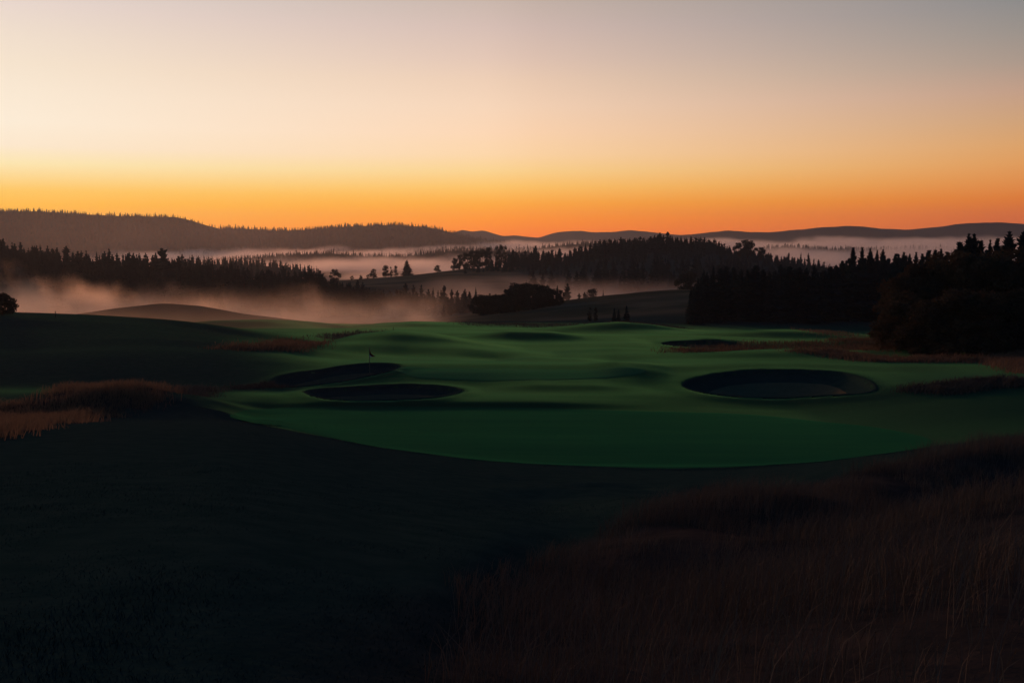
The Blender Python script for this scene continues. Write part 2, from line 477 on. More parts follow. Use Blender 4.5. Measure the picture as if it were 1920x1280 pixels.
# ------------------------------------------------------------------ distant ridges
HILLS = {}
def hill(name, pts, Y, wf, wb, zbase, mat, label, rough=6, nx=560, ny=36):
    P = np.array([at(a, b, Y) for a, b in pts])
    xs = np.linspace(P[0, 0], P[-1, 0], nx)
    zc = np.interp(xs, P[:, 0], P[:, 2])
    k = np.exp(-np.linspace(-2, 2, 9) ** 2); k /= k.sum()
    zc = np.convolve(np.pad(zc, 4, mode='edge'), k, 'valid')
    zc = zc + fbm(xs / 95 + Y, xs * 0 + 3, 4) * rough * .55
    def h(x, y):
        z0 = np.interp(x, xs, zc)
        d = (y - Y) / np.where(y < Y, wf, wb)
        p = np.clip(1 - np.abs(d), 0, 1); p = p * p * (3 - 2 * p)
        n = fbm(x / 260 + Y, y / 260, 5) * rough * 2 * np.clip(np.abs(d) * 2.5, .04, 1)
        return zbase + (z0 + n * (p > 0) - zbase) * p
    ys = Y + np.concatenate([np.linspace(-wf, 0, ny, endpoint=False), np.linspace(0, wb, ny // 2)])
    YY, XX = np.meshgrid(ys, xs, indexing='ij')
    V = np.stack([XX, YY, h(XX, YY)], -1).reshape(-1, 3)
    tag(obj(name, mesh_np(name, V, None, grid_faces(len(ys), nx), True), mat), label, 'hill', kind='structure')
    HILLS[label] = h
    return h

h_left = hill('hill', [(-900, 420), (-500, 400), (-200, 393), (0, 396), (100, 398), (200, 403), (300, 405), (340, 408), (375, 419), (410, 429), (450, 429), (520, 433), (600, 429), (660, 424),
                       (740, 423), (800, 427), (850, 437), (900, 449), (960, 456), (1040, 462), (1120, 468), (1250, 490)], 2600, 800, 500, ZC - 62, M_HILL,
              'long wooded hill on the left skyline')
hill('mountain_ridge', [(600, 470), (760, 452), (840, 441), (865, 431), (885, 435), (905, 432), (940, 443), (960, 441), (1010, 446), (1045, 435), (1090, 433), (1110, 436), (1180, 432), (1230, 437),
                        (1280, 440), (1330, 440), (1500, 445), (1800, 450), (2300, 470)], 4700, 800, 500, ZC - 66, M_MOUNT, 'pale far mountain ridge in the middle of the skyline', 8)
hill('mountain_ridge', [(1150, 470), (1250, 447), (1300, 440), (1330, 436), (1365, 432.5), (1400, 436), (1450, 434), (1490, 431), (1540, 427), (1590, 424), (1640, 427), (1700, 430), (1760, 426),
                        (1800, 420), (1870, 418), (1920, 421), (2050, 415), (2300, 425), (2700, 450)], 3300, 700, 500, ZC - 62, M_MOUNT, 'blue grey mountain ridge on the right skyline', 8)
h_r1 = hill('hill', [(330, 500), (440, 486), (495, 482), (560, 477), (620, 475), (680, 481), (760, 481), (800, 476), (860, 470), (920, 470), (1000, 476), (1080, 490)], 1750, 120, 160, ZC - 60, M_HILL, 'low wooded rise above the bright valley fog', 2)
h_r2 = hill('hill', [(700, 480), (800, 471), (860, 466), (960, 470), (1010, 466), (1060, 460), (1110, 456), (1200, 455), (1300, 470)], 2050, 150, 160, ZC - 60, M_HILL, 'low wooded rise behind the poplars', 2)
h_r3 = hill('hill', [(1330, 480), (1430, 469), (1470, 463), (1510, 465), (1560, 469), (1620, 470), (1680, 469), (1730, 467), (1800, 471), (1950, 490)], 1900, 110, 160, ZC - 60, M_HILL, 'low wooded rise in the valley fog on the right', 2)
h_r4 = hill('hill', [(280, 510), (370, 497), (440, 495), (500, 499), (560, 508), (640, 525)], 1250, 90, 120, ZC - 55, M_HILL, 'low wooded rise behind the tall lone fir', 2)

# ------------------------------------------------------------------ trees
def tube(pts, rad, ns=7):
    pts = np.array(pts, float); V, Q = [], []
    for i, p in enumerate(pts):
        d = pts[min(i + 1, len(pts) - 1)] - pts[max(i - 1, 0)]; d /= np.linalg.norm(d) + 1e-9
        a = np.cross(d, (1, 0, 0) if abs(d[0]) < .9 else (0, 1, 0)); a /= np.linalg.norm(a); b = np.cross(d, a)
        for k in range(ns):
            t = 2 * math.pi * k / ns
            V.append(p + rad[i] * (math.cos(t) * a + math.sin(t) * b))
        if i:
            o = (i - 1) * ns
            Q += [(o + k, o + (k + 1) % ns, o + ns + (k + 1) % ns, o + ns + k) for k in range(ns)]
    return V, Q

def conifer(seed, nlev, nbr, nsp, fat=.22, base=.05, pw=.85, gap=.25):
    """unit height crown of drooping boughs, each a fan of foliage with hanging skirts and needle tips, + trunk"""
    r = np.random.default_rng(seed)
    tris = []
    sp = (1 - base) / nlev
    lv = np.linspace(base, .975, nlev) + r.normal(0, .22 * sp, nlev)
    up = np.array([0, 0, 1.0])
    for t in lv:
        t = min(max(t, base * .6), .98)
        prof = fat * ((1 - t) ** pw) * (.70 + .30 * min(1, (t - base + .03) / .12)) + .010
        prof *= r.uniform(1 - gap, 1 + gap * .5)
        nb = max(5, int(nbr * (.5 + .5 * (1 - t))))
        a0 = r.uniform(0, 6.28)
        for k in range(nb):
            a = a0 + 6.283 * k / nb + r.normal(0, .25)
            L = prof * r.uniform(1 - gap * 1.3, 1.12)
            d = np.array([math.cos(a), math.sin(a), 0]); sd = np.array([-d[1], d[0], 0])
            droop = L * (r.uniform(.15, .55) if t < .75 else r.uniform(-.7, .1))
            c = up * t; tip = c + d * L - up * droop
            mid = c + d * L * r.uniform(.45, .65) - up * droop * .3
            w = L * r.uniform(.32, .5) + .003
            hang = sp * r.uniform(1.1, 2.2) * (1 - .45 * t)
            tris.append((c, mid + sd * w - up * hang * .25, tip)); tris.append((c, tip, mid - sd * w - up * hang * .25))
            tris.append((c + up * sp * .3, tip, mid - up * hang)); tris.append((c + up * sp * .3, mid - up * hang, c - up * hang * 1.5))
            tris.append((mid + sd * w, mid - up * hang * .9, mid - sd * w))
            for q in range(nsp):
                f = r.uniform(.35, 1.02); sg = r.uniform(-1, 1)
                p = c + (tip - c) * f + sd * sg * w * (1.25 - f) * 1.1
                dd = d * r.uniform(.3, 1) + sd * sg * r.uniform(.2, .9) + up * r.uniform(-.8, .25)
                le = (L * .30 + .006) * r.uniform(.6, 1.2) / max(nsp, 2) ** .25
                nn = np.cross(dd, r.normal(0, 1, 3)); nn /= np.linalg.norm(nn) + 1e-9
                tris.append((p - nn * le * .26, p + nn * le * .26, p + dd * le))
    for a in (0, 1.05, 2.1):
        q = np.array([math.cos(a), math.sin(a), 0]) * .008
        tris.append((up * .92 - q, up * .92 + q, up))
    V = np.array(tris).reshape(-1, 3); T = np.arange(len(V)).reshape(-1, 3)
    tv, tq = tube([(0, 0, 0), (0.002, 0, .3), (0, .002, .65), (0, 0, .93)], [.016, .012, .006, .0015], 6)
    return (V, T), (np.array(tv), tq)

def broadleaf(seed, ncl, nlf, wid=.42, low=.16, top=1.0, narrow=False, leaf=.03):
    r = np.random.default_rng(seed)
    cen = []
    tv, tq = [], []
    def addtube(p, rad):
        v, q = tube(p, rad, 6); o = len(tv); tv.extend(v); tq.extend([tuple(i + o for i in f) for f in q])
    addtube([(0, 0, 0), (.008, .004, low), (-.006, .006, .5), (0, 0, top * .8)], [.026, .021, .013, .004])
    for c in range(ncl):
        t = r.uniform(0, 1)
        z = low + (top - low) * (t * .93 + .03)
        if narrow: rad = wid * (math.sin(math.pi * min(1, t * .86 + .14)) ** .7)
        else: rad = wid * (math.sin(math.pi * (t * .80 + .16)) ** .6)
        a = r.uniform(0, 6.283); q = math.sqrt(r.uniform(0, 1)) * .86
        p = np.array([math.cos(a) * rad * q, math.sin(a) * rad * q, z])
        cen.append((p, r.uniform(.55, 1.1)))
        if c % 3 == 0:
            z0 = max(low * .7, z - r.uniform(.1, .3))
            addtube([(0, 0, z0), (p[0] * .5, p[1] * .5, z0 + (z - z0) * .6), tuple(p)], [.009, .006, .002])
    base = wid * (.46 if not narrow else .62) * (14 / max(ncl, 6)) ** .3
    P = []
    for p, s in cen:
        n = int(nlf / ncl)
        v = r.normal(0, 1, (n, 3)); v /= np.linalg.norm(v, axis=1)[:, None]
        rad = base * s * r.uniform(.2, 1, (n, 1)) ** .45
        P.append(p + v * rad * np.array([1, 1, .8 if not narrow else 1.3]))
    P = np.concatenate(P); P[:, 2] = low * .6 + (P[:, 2] - P[:, 2].min()) / np.ptp(P[:, 2]) * (top - low * .6)
    P[:, :2] *= wid / np.percentile(np.hypot(P[:, 0], P[:, 1]), 97)
    n = len(P); e1 = r.normal(0, 1, (n, 3)); e2 = r.normal(0, 1, (n, 3))
    e1 /= np.linalg.norm(e1, axis=1)[:, None]; e2 /= np.linalg.norm(e2, axis=1)[:, None]
    sz = leaf * r.uniform(.6, 1.4, (n, 1))
    V = np.stack([P - e1 * sz, P + e1 * sz, P + e2 * sz * 1.3], 1).reshape(-1, 3)
    return (V, np.arange(len(V)).reshape(-1, 3)), (np.array(tv), tq)

def kit(name, gen, leafmat):
    (V, T), (tv, tq) = gen
    return mesh_np('crown', V, T), mesh_np('trunk', tv, None, tq, True), leafmat
KC_HI = [kit('c', conifer(10 + i, 40, 13, 7, (.17, .20, .19, .22, .16)[i], .03, (.75, .9, .8, 1.0, .7)[i], .3), M_CONIFER) for i in range(5)]
KC_MD = [kit('c', conifer(30 + i, 26, 10, 4, (.20, .23, .19, .25, .21)[i], .03, (.62, .75, .58, .7, .5)[i], .32), M_CONIFER) for i in range(5)]
KC_LO = [kit('c', conifer(50 + i, 15, 8, 2, (.22, .25, .20, .27, .23, .21)[i], .03, (.6, .7, .55, .65, .5, .75)[i], .36), M_CONIFER) for i in range(6)]
KB_HI = [kit('b', broadleaf(70 + i, 60, 11000, .42, .02, leaf=.019), M_AUTUMN) for i in range(3)]
KB_MD = [kit('b', broadleaf(80 + i, 30, 2600, .40, .08, leaf=.034), M_LEAF) for i in range(3)]
KP_MD = [kit('p', broadleaf(90 + i, 18, 900, .15, .08, narrow=True, leaf=.028), M_LEAF) for i in range(2)]
K_SHRUB = kit('s', broadleaf(97, 110, 9000, .60, .01, leaf=.030), M_LEAF)

def tree(k, name, label, px, py_top, Y, group=None, width=1.0, minh=3.0, maxh=34, cat='tree', sink=.25, hfun=None):
    crown, trunk, lm = k
    x = (ray(px, py_top)[0]) * Y
    zt = at(px, py_top, Y)[2]
    zg = float((hfun or H)(x, Y)) - sink
    h = min(max(zt - zg, minh), maxh)
    e = bpy.data.objects.new(name, None); COL.objects.link(e)
    e.location = (x, Y, zg); e.rotation_euler = (0, 0, random.uniform(0, 6.28))
    e.empty_display_size = .5
    w = h * width * random.uniform(.9, 1.12)
    e.scale = (w, w, h)
    tag(e, label, cat, group)
    obj('crown', crown, lm, e); obj('trunk', trunk, M_BARK, e)
    return e

def skyline(pts): 
    P = np.array(pts, float)
    return lambda px: float(np.interp(px, P[:, 0], P[:, 1]))

# --- conifers of the right-hand wood, front part (tops as in the photo)
g = 'conifers of the dark wood on the right'
tops = [(1296, 541, 296), (1309, 520, 292), (1320, 505, 300), (1338, 497, 298), (1351, 502, 305), (1362, 497, 300), (1376, 498, 310), (1390, 503, 302), (1402, 503, 308),
        (1417, 497, 300), (1431, 503, 306), (1443, 507, 300), (1464, 494, 298), (1472, 500, 306), (1481, 499, 300), (1492, 502, 308), (1500, 498, 302), (1513, 500, 300),
        (1527, 497, 297), (1545, 506, 300), (1558, 498, 306), (1568, 494, 303), (1580, 487, 312)]
LBL = {0: 'low left-end conifer of the right-hand wood, stepping down to the field', 2: 'tall conifer at the left shoulder of the right-hand wood',
       12: 'conifer with a pointed top midway along the lower right-hand wood', 18: 'slim conifer standing before the tall firs of the right-hand wood'}
for i, (px, py, Y) in enumerate(tops):
    tree(KC_MD[i % 5] if i > 3 else KC_HI[i % 5], 'conifer', LBL.get(i, 'black conifer in the lower, left part of the right-hand wood'), px, py, Y, g, random.uniform(1.05, 1.35))
tops = [(1600, 461, 318, 'left one of two slim pointed firs at the notch of the right-hand wood'), (1617, 461, 322, 'right one of two slim pointed firs at the notch of the right-hand wood'),
        (1632, 463, 316, None), (1645, 467, 320, None), (1656, 466, 326, 'fir at the right edge of the gap in the right-hand wood')]
for i, (px, py, Y, l) in enumerate(tops):
    tree(KC_HI[i % 5], 'fir', l or 'tall slim fir standing amid the notch of the right-hand wood', px, py, Y, 'tall firs of the dark wood on the right', 1.1)
for i, (px, py, Y) in enumerate([(1680, 473, 300), (1695, 470, 296), (1706, 474, 300), (1718, 471, 297), (1730, 474, 296), (1742, 466, 250), (1754, 465, 252), (1765, 464, 250), (1776, 470, 240)]):
    tree(KC_HI[i % 5], 'conifer', 'dark conifer rising behind the round autumn trees on the right', px, py, Y, g, 1.25)
big = [(1800, 450, 205, 'leaning fir with wide tiers left of the big twin fir on the right'), (1817, 435, 200, 'left top of the big twin fir above the autumn trees'), (1827, 436, 203, 'right top of the big twin fir above the autumn trees'),
       (1840, 447, 200, 'fir leaning against the right side of the big twin fir'), (1857, 447, 206, 'slender fir with a bare tip between the big twin fir and the frame edge'), (1871, 443, 204, 'slim fir left of the broad fir near the right frame edge'),
       (1893, 431, 198, 'broad tiered fir near the right frame edge, the highest there'), (1919, 432, 200, 'fir cut by the right frame edge'), (1950, 440, 202, 'fir just past the right frame edge')]
for i, (px, py, Y, l) in enumerate(big[:8]):
    tree(KC_HI[(i * 2) % 5], 'fir', l, px, py, Y, 'big firs above the autumn trees', (1.5, 1.3, 1.2, 1.4, 1.0, 1.05, 1.5, 1.3)[i])
# second rows that fill the wood
sk = skyline([(1285, 560), (1320, 512), (1560, 502), (1590, 480), (1660, 478), (1700, 476), (1790, 470), (1920, 445)])
for i in range(24):
    px = 1300 + 365 * ((i * .618034) % 1); Y = 325 + 45 * random.random()
    tree(KC_LO[i % 6], 'conifer', 'black conifer deep inside the right-hand wood', px, sk(px) + random.uniform(4, 30), Y, g, 1.1)
for i in range(16):
    px = 1670 + 280 * ((i * .618034) % 1); Y = 200 + 40 * random.random()
    tree(KC_MD[i % 5], 'conifer', 'dark conifer between the big firs and the autumn trees', px, sk(px) + random.uniform(8, 30), Y, g, 1.1)
# --- autumn broadleaf trees, right edge
for i, (px, py, Y, w, l) in enumerate([
        (1690, 545, 142, 1.0, 'brownish round tree at the left foot of the autumn group, nearest the wood'),
        (1702, 512, 150, .9, 'brown-leaved tree leaning over the left end of the autumn group'),
        (1732, 488, 152, .85, 'tall brown-leaved tree in the left half of the autumn group'),
        (1768, 474, 156, .8, 'tallest brown-leaved tree in the middle of the autumn group'),
        (1812, 470, 150, .85, 'brown-leaved tree below the big twin fir'),
        (1858, 472, 148, .85, 'brown-leaved tree below the slender bare-tipped fir'),
        (1905, 466, 152, .9, 'brown-leaved tree below the broad fir at the right frame edge'),
        (1746, 560, 136, 1.1, 'low round bushy tree before the left half of the autumn group'),
        (1800, 540, 134, 1.1, 'low round bushy tree before the middle of the autumn group'),
        (1858, 545, 134, 1.1, 'low round bushy tree before the right half of the autumn group'),
        (1915, 540, 136, 1.1, 'low round bushy tree at the foot of the right frame edge')]):
    tree(KB_HI[i % 3], 'broadleaf_tree', l, px, py, Y, 'autumn trees on the right', w)

# --- forest behind the left mist
g = 'conifers of the forest behind the left mist'
prom = [(6, 446, 640, 'conifer at the very left end of the misty forest skyline'), (38, 452, 640, None), (75, 457, 645, None), (98, 465, 650, None), (124, 460, 610, 'stout conifer rising above the left forest, right over the shrub hill'),
        (152, 470, 640, None), (204, 465, 640, 'thin pointed conifer of the left forest below the long hill'), (240, 474, 640, None), (262, 478, 640, None), (303, 464, 600, 'tall wide lone fir towering over the left forest'),
        (334, 479, 610, None), (347, 485, 610, None), (356, 487, 612, None), (369, 487, 600, None), (398, 488, 600, None), (418, 497, 600, None), (433, 492, 596, None), (446, 498, 596, None), (457, 499, 590, None), (467, 504, 590, None),
        (492, 507, 585, None), (503, 503, 585, None), (515, 509, 588, None), (531, 498, 580, 'tall tiered fir at the pale valley fog, mid-skyline of the left forest'), (523, 511, 585, None), (553, 508, 580, None), (561, 505, 580, None), (571, 508, 580, None), (580, 503, 578, None), (600, 507, 576, None), (592, 511, 580, None),
        (623, 524, 575, None), (633, 527, 575, None), (654, 529, 570, None), (670, 524, 570, None), (680, 529, 570, None), (692, 538, 565, None), (712, 540, 560, None), (730, 545, 560, None), (744, 541, 560, None), (760, 530, 555, 'pointed conifer beneath the knoll trees, in the thinning right end of the left forest'),
        (775, 534, 555, None), (790, 533, 552, None), (803, 540, 550, None), (812, 539, 550, None), (833, 534, 548, 'last tall conifer before the mist wisp at the forest end'), (847, 541, 545, None), (858, 544, 545, None), (872, 541, 540, None), (880, 545, 540, None), (892, 538, 540, 'rightmost conifer of the left forest, by the dark grove')]
for i, (px, py, Y, l) in enumerate(prom):
    w = {9: 1.5, 4: 1.5, 23: 1.3}.get(i, random.uniform(.95, 1.3))
    if l is None:
        l = ('conifer on the skyline of the far left forest, left of the lone tall fir' if px < 300 else
             'conifer on the forest skyline between the lone tall fir and the tiered fir' if px < 528 else
             'conifer against the bright valley fog right of the tiered fir' if px < 625 else 'small conifer in the low right end of the left forest')
    tree(KC_LO[(i * 5 + 1) % 6], 'conifer', l, px, py, Y, g, w)
skB = skyline([(-60, 450), (0, 452), (60, 462), (120, 470), (200, 476), (300, 482), (340, 490), (430, 502), (520, 513), (600, 514), (640, 532), (700, 542), (760, 543), (840, 545), (900, 548), (940, 552)])
for i in range(52):
    px = -50 + 950 * ((i * .618034 + .13) % 1)
    Y = random.uniform(520, 690) if px < 400 else random.uniform(500, 610)
    d = random.uniform(4, 40) if Y > 560 else random.uniform(22, 60)
    tree(KC_LO[i % 6], 'conifer', 'conifer in the dark body of the forest behind the left mist', px, skB(px) + d, Y, g, random.uniform(1, 1.4), 7)
for i in range(26):
    px = 150 + 340 * ((i * .618034) % 1)
    tree(KC_LO[i % 6], 'conifer', 'pale hazy conifer on the second row behind the lone tall fir', px, skyline([(150, 470), (300, 472), (420, 478), (490, 490)])(px) + random.uniform(0, 10), 900 + 40 * random.random(), 'hazy second row of conifers', 1.2, 6)

# --- knoll trees
tree(KB_MD[0], 'broadleaf_tree', 'round hazy tree swelling behind the left forest skyline', 628, 505, 830, None, .95)
tree(KB_MD[1], 'pine_tree', 'flat-topped pine on the knoll, leftmost of its row', 701, 504, 950, None, .95)
tree(KB_MD[2], 'broadleaf_tree', 'upright rounded tree second from left on the knoll', 723, 497, 950, None, .8)
tree(KP_MD[0], 'broadleaf_tree', 'narrow tree squeezed between two others on the knoll', 733, 500, 952, None, 1.3)
tree(KP_MD[1], 'broadleaf_tree', 'small spindle-shaped tree beside the big knoll fir', 742, 498, 950, None, 1.5)
tree(KC_MD[3], 'fir', 'big bushy fir on the knoll, the largest of its row', 763, 487, 940, None, 1.9)
tree(KB_MD[1], 'broadleaf_tree', 'lone little oak with a round crown on the bare brow right of the big fir', 821, 497, 985, None, 1.35, 5)
for px, py, l in [(660, 522, 'small bush left of the flat-topped pine'), (676, 519, 'pale bush beside the flat-topped pine'), (690, 520, 'low bush at the foot of the flat-topped pine')]:
    tree(KB_MD[px % 3], 'shrub', l, px, py, 940, None, 1.1, 4, cat='shrub')
# --- round trees, poplars and conifers at the left end of the middle hill
for i, (px, py, w, l) in enumerate([(852, 484, .8, 'lowest round tree at the left tip of the middle hill wood'), (862, 477, .8, 'round tree second from the left tip of the middle hill wood'), (873, 473, .8, 'round tree third from the left tip of the middle hill wood'),
        (885, 470, .75, 'round tree before the gap-edged tall ones on the middle hill'), (895, 469, .7, 'taller rounded tree near the gap of the middle hill wood'), (905, 466, .65, 'rounded tree second left of the gap on the middle hill'), (915, 464, .6, 'tall rounded tree at the left edge of the gap on the middle hill')]):
    tree(KB_MD[i % 3], 'broadleaf_tree', l, px, py, 975 + 3 * (i % 3), 'round trees on the middle hill', w)
for i, (px, py, l) in enumerate([(932, 460, 'left poplar of three right of the gap on the middle hill'), (939, 459, 'middle poplar of three right of the gap on the middle hill'), (947, 460, 'right poplar of three right of the gap on the middle hill')]):
    tree(KP_MD[i % 2], 'poplar', l, px, py, 985, 'poplars on the middle hill', 1.05)
g = 'conifers of the middle hill wood'
C = [(954, 473), (962, 467), (968, 470), (977, 474), (985, 469), (994, 472), (1004, 459), (1009, 470), (1019, 468), (1028, 470), (1035, 467), (1042, 468), (1049, 464), (1060, 473), (1068, 468), (1078, 463), (1088, 460), (1098, 456), (1107, 455), (1116, 451),
     (1125, 449), (1134, 449), (1143, 447), (1152, 447), (1164, 443), (1172, 447), (1181, 446), (1190, 445), (1200, 443), (1209, 444), (1220, 442), (1228, 440), (1237, 436), (1244, 440), (1252, 434), (1260, 441), (1270, 444), (1277, 443), (1287, 446), (1296, 443), (1305, 444),
     (1314, 443), (1321, 444), (1331, 449), (1339, 447), (1348, 452), (1358, 456), (1367, 459)]
for i, (px, py) in enumerate(C):
    l = {6: 'thin tall conifer standing above the middle hill wood right of the poplars', 32: 'left one of two tall conifers on the summit of the middle hill', 34: 'right one of two tall conifers on the summit of the middle hill'}.get(i)
    if l is None: l = 'conifer on the crest of the middle hill, ' + ('between the poplars and the climb' if px < 1062 else 'on the climb to the summit' if px < 1232 else 'right of the summit')
    tree(KC_LO[i % 6], 'conifer', l, px, py, 985 + 12 * (i % 3), g, random.uniform(1.1, 1.8), 8)
for i, (px, py, w, l) in enumerate([(1384, 455, .9, 'left lobe of the broad round trees on the right shoulder of the middle hill'), (1397, 449, .95, 'broad round tree on the right shoulder of the middle hill'), (1408, 451, .9, 'right lobe of the broad round trees on the right shoulder of the middle hill'), (1428, 464, .9, 'small round tree stepping down from the right shoulder of the middle hill')]):
    tree(KB_MD[i % 3], 'broadleaf_tree', l, px, py, 985, 'round trees on the middle hill', w)
for i, (px, py) in enumerate([(1445, 474), (1455, 477), (1465, 481), (1479, 473), (1490, 482), (1502, 473), (1509, 483), (1516, 474), (1526, 485), (1535, 486), (1545, 490), (1556, 493), (1568, 496), (1580, 500)]):
    tree(KC_LO[i % 6], 'conifer', 'conifer on the right slope of the middle hill running down behind the right-hand wood', px, py, 985 + 10 * (i % 2), g, 1.2, 8)
skC = skyline([(845, 492), (920, 480), (1060, 480), (1120, 460), (1200, 452), (1330, 454), (1400, 465), (1480, 484), (1580, 505)])
for i in range(32):
    px = 860 + 700 * ((i * .618034 + .4) % 1); Y = random.uniform(880, 975)
    tree(KC_LO[i % 6], 'conifer', 'conifer in the dark body of the middle hill wood', px, skC(px) + random.uniform(3, 28), Y, g, 1.3, 8)

# --- dark grove in front of the middle hill, hedge to its left
g = 'trees of the dark grove before the middle hill'
for i, (px, py) in enumerate([(951, 543), (957, 534), (966, 530), (974, 533), (982, 531), (990, 530), (998, 533), (1006, 532), (1014, 534), (1022, 535), (1030, 539), (1038, 541), (1045, 534), (1051, 543)]):
    l = 'close-set tree in the dark hedge-like grove before the middle hill'
    if i == 0: l = 'leftmost tree of the dark hedge-like grove'
    if i == 12: l = 'pointed tree standing up at the right end of the dark grove'
    tree(KB_MD[i % 3] if i not in (1, 12) else KC_LO[i % 6], 'grove_tree', l, px, py, 445 + 8 * (i % 3), g, .85, 4)
for i in range(12):
    px = 948 + 104 * ((i * .618) % 1)
    tree(KB_MD[i % 3], 'grove_tree', 'low tree at the foot of the dark hedge-like grove', px, 548 + random.uniform(0, 8), 432 + 6 * random.random(), g, 1.0, 4)
for i, px in enumerate(range(898, 950, 7)):
    tree(KB_MD[i % 3], 'shrub', 'low dark bush in the hedge left of the dark grove', px, 553 + random.uniform(-2, 4), 450, 'hedge left of the dark grove', 1.3, 3, cat='shrub')
# --- small trees on the misty field
for i, (k, px, py, Y, w, l) in enumerate([
        (KC_LO[1], 1064, 530, 560, 1.2, 'hazy upright tree right of the dark grove'), (KC_LO[3], 1086, 549, 540, 1.2, 'small hazy fir in the mist between two others right of the grove'), (KC_LO[0], 1096, 546, 560, 1.0, 'faint thin tree in the mist right of the grove'),
        (KB_MD[1], 1111, 541, 560, 1.1, 'wide faint round tree in the mist right of the grove'), (KC_LO[2], 1131, 546, 470, .9, 'slim dark tree alone on the brow of the brown field'),
        (KP_MD[0], 1106, 575, 300, 1.2, 'left slim tree of a pair behind the fairway edge'), (KP_MD[1], 1117, 577, 300, 1.2, 'right slim tree of a pair behind the fairway edge'),
        (KC_MD[0], 1152, 577, 292, 1.2, 'left small conifer above the round fairway mound'), (KC_MD[2], 1160, 579, 294, 1.1, 'middle small conifer above the round fairway mound'), (KC_MD[1], 1175, 572, 292, 1.2, 'right small conifer above the round fairway mound, tallest of three'),
        (KB_MD[0], 1282, 514, 520, .9, 'faint tree dissolving in mist left of the right-hand wood'), (KB_MD[2], 1296, 509, 520, .9, 'faint taller tree dissolving in mist behind the end of the right-hand wood')]):
    tree(k, 'small_tree' if i < 10 else 'broadleaf_tree', l, px, py, Y, None, w, 3)
tree(K_SHRUB, 'shrub', 'round leafy shrub on the brow of the hill at the left frame edge', 3, 549, 149, None, 1.0, 2, cat='shrub', sink=.05)

# --- woods too far and too many to count
def forest(name, label, hf, px0, px1, Y0, Y1, n, h0, h1, seed, power=1.0):
    r = np.random.default_rng(seed)
    src = [conifer(200 + i, 6, 5, 0, .24, .03, .8, .3)[0] for i in range(4)]
    Y = Y1 - (Y1 - Y0) * r.random(n) ** power
    px = r.uniform(px0, px1, n); x = (px - 960) / F * Y
    z = hf(x, Y) - .5
    hh = r.uniform(h0, h1, n) * np.where(r.random(n) > .93, 1.35, 1); a = r.uniform(0, 6.28, n)
    Vs, Ts, o = [], [], 0
    for k in range(4):
        V, T = src[k]; i = np.arange(k, n, 4)
        c, s = np.cos(a[i])[:, None], np.sin(a[i])[:, None]; w = (hh[i] * r.uniform(.9, 1.4, len(i)))[:, None]
        P = np.stack([x[i][:, None] + w * (V[:, 0] * c - V[:, 1] * s), Y[i][:, None] + w * (V[:, 0] * s + V[:, 1] * c), z[i][:, None] + hh[i][:, None] * V[:, 2]], -1)
        Vs.append(P.reshape(-1, 3)); Ts.append((T[None] + (np.arange(len(i)) * len(V))[:, None, None]).reshape(-1, 3) + o); o += P.shape[0] * P.shape[1]
    tag(obj(name, mesh_np(name, np.concatenate(Vs), np.concatenate(Ts)), M_CONIFER), label, 'forest', kind='stuff')
def wood_mass(label, sk, px0, px1, Y0, Y1, n, lo, hi, seed):
    """the unseen depth of a wood as one mass: conifers kept below the skyline"""
    r = np.random.default_rng(seed); src = [conifer(300 + i, 10, 7, 1, .22, .03, .8, .3)[0] for i in range(4)]
    px = r.uniform(px0, px1, n); Y = r.uniform(Y0, Y1, n); x = (px - 960) / F * Y
    zt = np.array([at(p, sk(p) + q, yy)[2] for p, q, yy in zip(px, r.uniform(lo, hi, n), Y)])
    z = H(x, Y) - .3; hh = np.clip(zt - z, 5, 26)
    Vs, Ts, o = [], [], 0
    for k in range(n):
        V, T = src[k % 4]; w = hh[k] * r.uniform(1.4, 2.2); a = r.uniform(0, 6.28); c, s_ = math.cos(a), math.sin(a)
        Vs.append(np.stack([x[k] + w * (V[:, 0] * c - V[:, 1] * s_), Y[k] + w * (V[:, 0] * s_ + V[:, 1] * c), z[k] + hh[k] * V[:, 2]], 1)); Ts.append(T + o); o += len(V)
    tag(obj('dense_wood', mesh_np('dense_wood', np.concatenate(Vs), np.concatenate(Ts)), M_CONIFER), label, 'wood', kind='stuff')
wood_mass('dense dark wood filling the slope behind the left mist', skB, -60, 930, 505, 700, 420, 10, 50, 61)
wood_mass('dense dark wood covering the middle hill', skC, 870, 1590, 900, 1010, 330, 5, 30, 62)
wood_mass('dark wood running down the front of the middle hill', skC, 985, 1590, 740, 900, 330, 26, 74, 64)
wood_mass('close trees along the crest of the middle hill', skyline(C + [(1400, 458), (1430, 470), (1500, 481), (1580, 503)]), 955, 1585, 990, 1045, 300, 1, 9, 65)
wood_mass('close trees along the skyline of the left forest', skB, -60, 700, 600, 700, 300, -6, 12, 66)
wood_mass('dark trees thinning out along the right end of the left forest', skB, 590, 935, 520, 600, 150, -2, 18, 67)
wood_mass('dense black wood behind the right-hand conifers', sk, 1300, 1700, 310, 380, 200, -2, 22, 63)
forest('distant_forest', 'countless tiny conifers covering the long left hill', h_left, -80, 1100, 1850, 2640, 8000, 6, 11, 1, .8)
forest('distant_forest', 'tiny hazy conifers on the low rise above the bright valley fog', h_r1, 380, 1020, 1650, 1810, 1700, 4, 9, 2)
forest('distant_forest', 'tiny hazy conifers on the low rise behind the poplars', h_r2, 760, 1260, 1930, 2110, 1500, 4.5, 10, 3)
forest('distant_forest', 'tiny hazy conifers on the low rise in the right valley fog', h_r3, 1380, 1880, 1810, 1960, 1500, 4.5, 10, 4)
forest('distant_forest', 'tiny hazy conifers on the low rise behind the lone tall fir', h_r4, 330, 600, 1180, 1280, 340, 7, 12, 5)

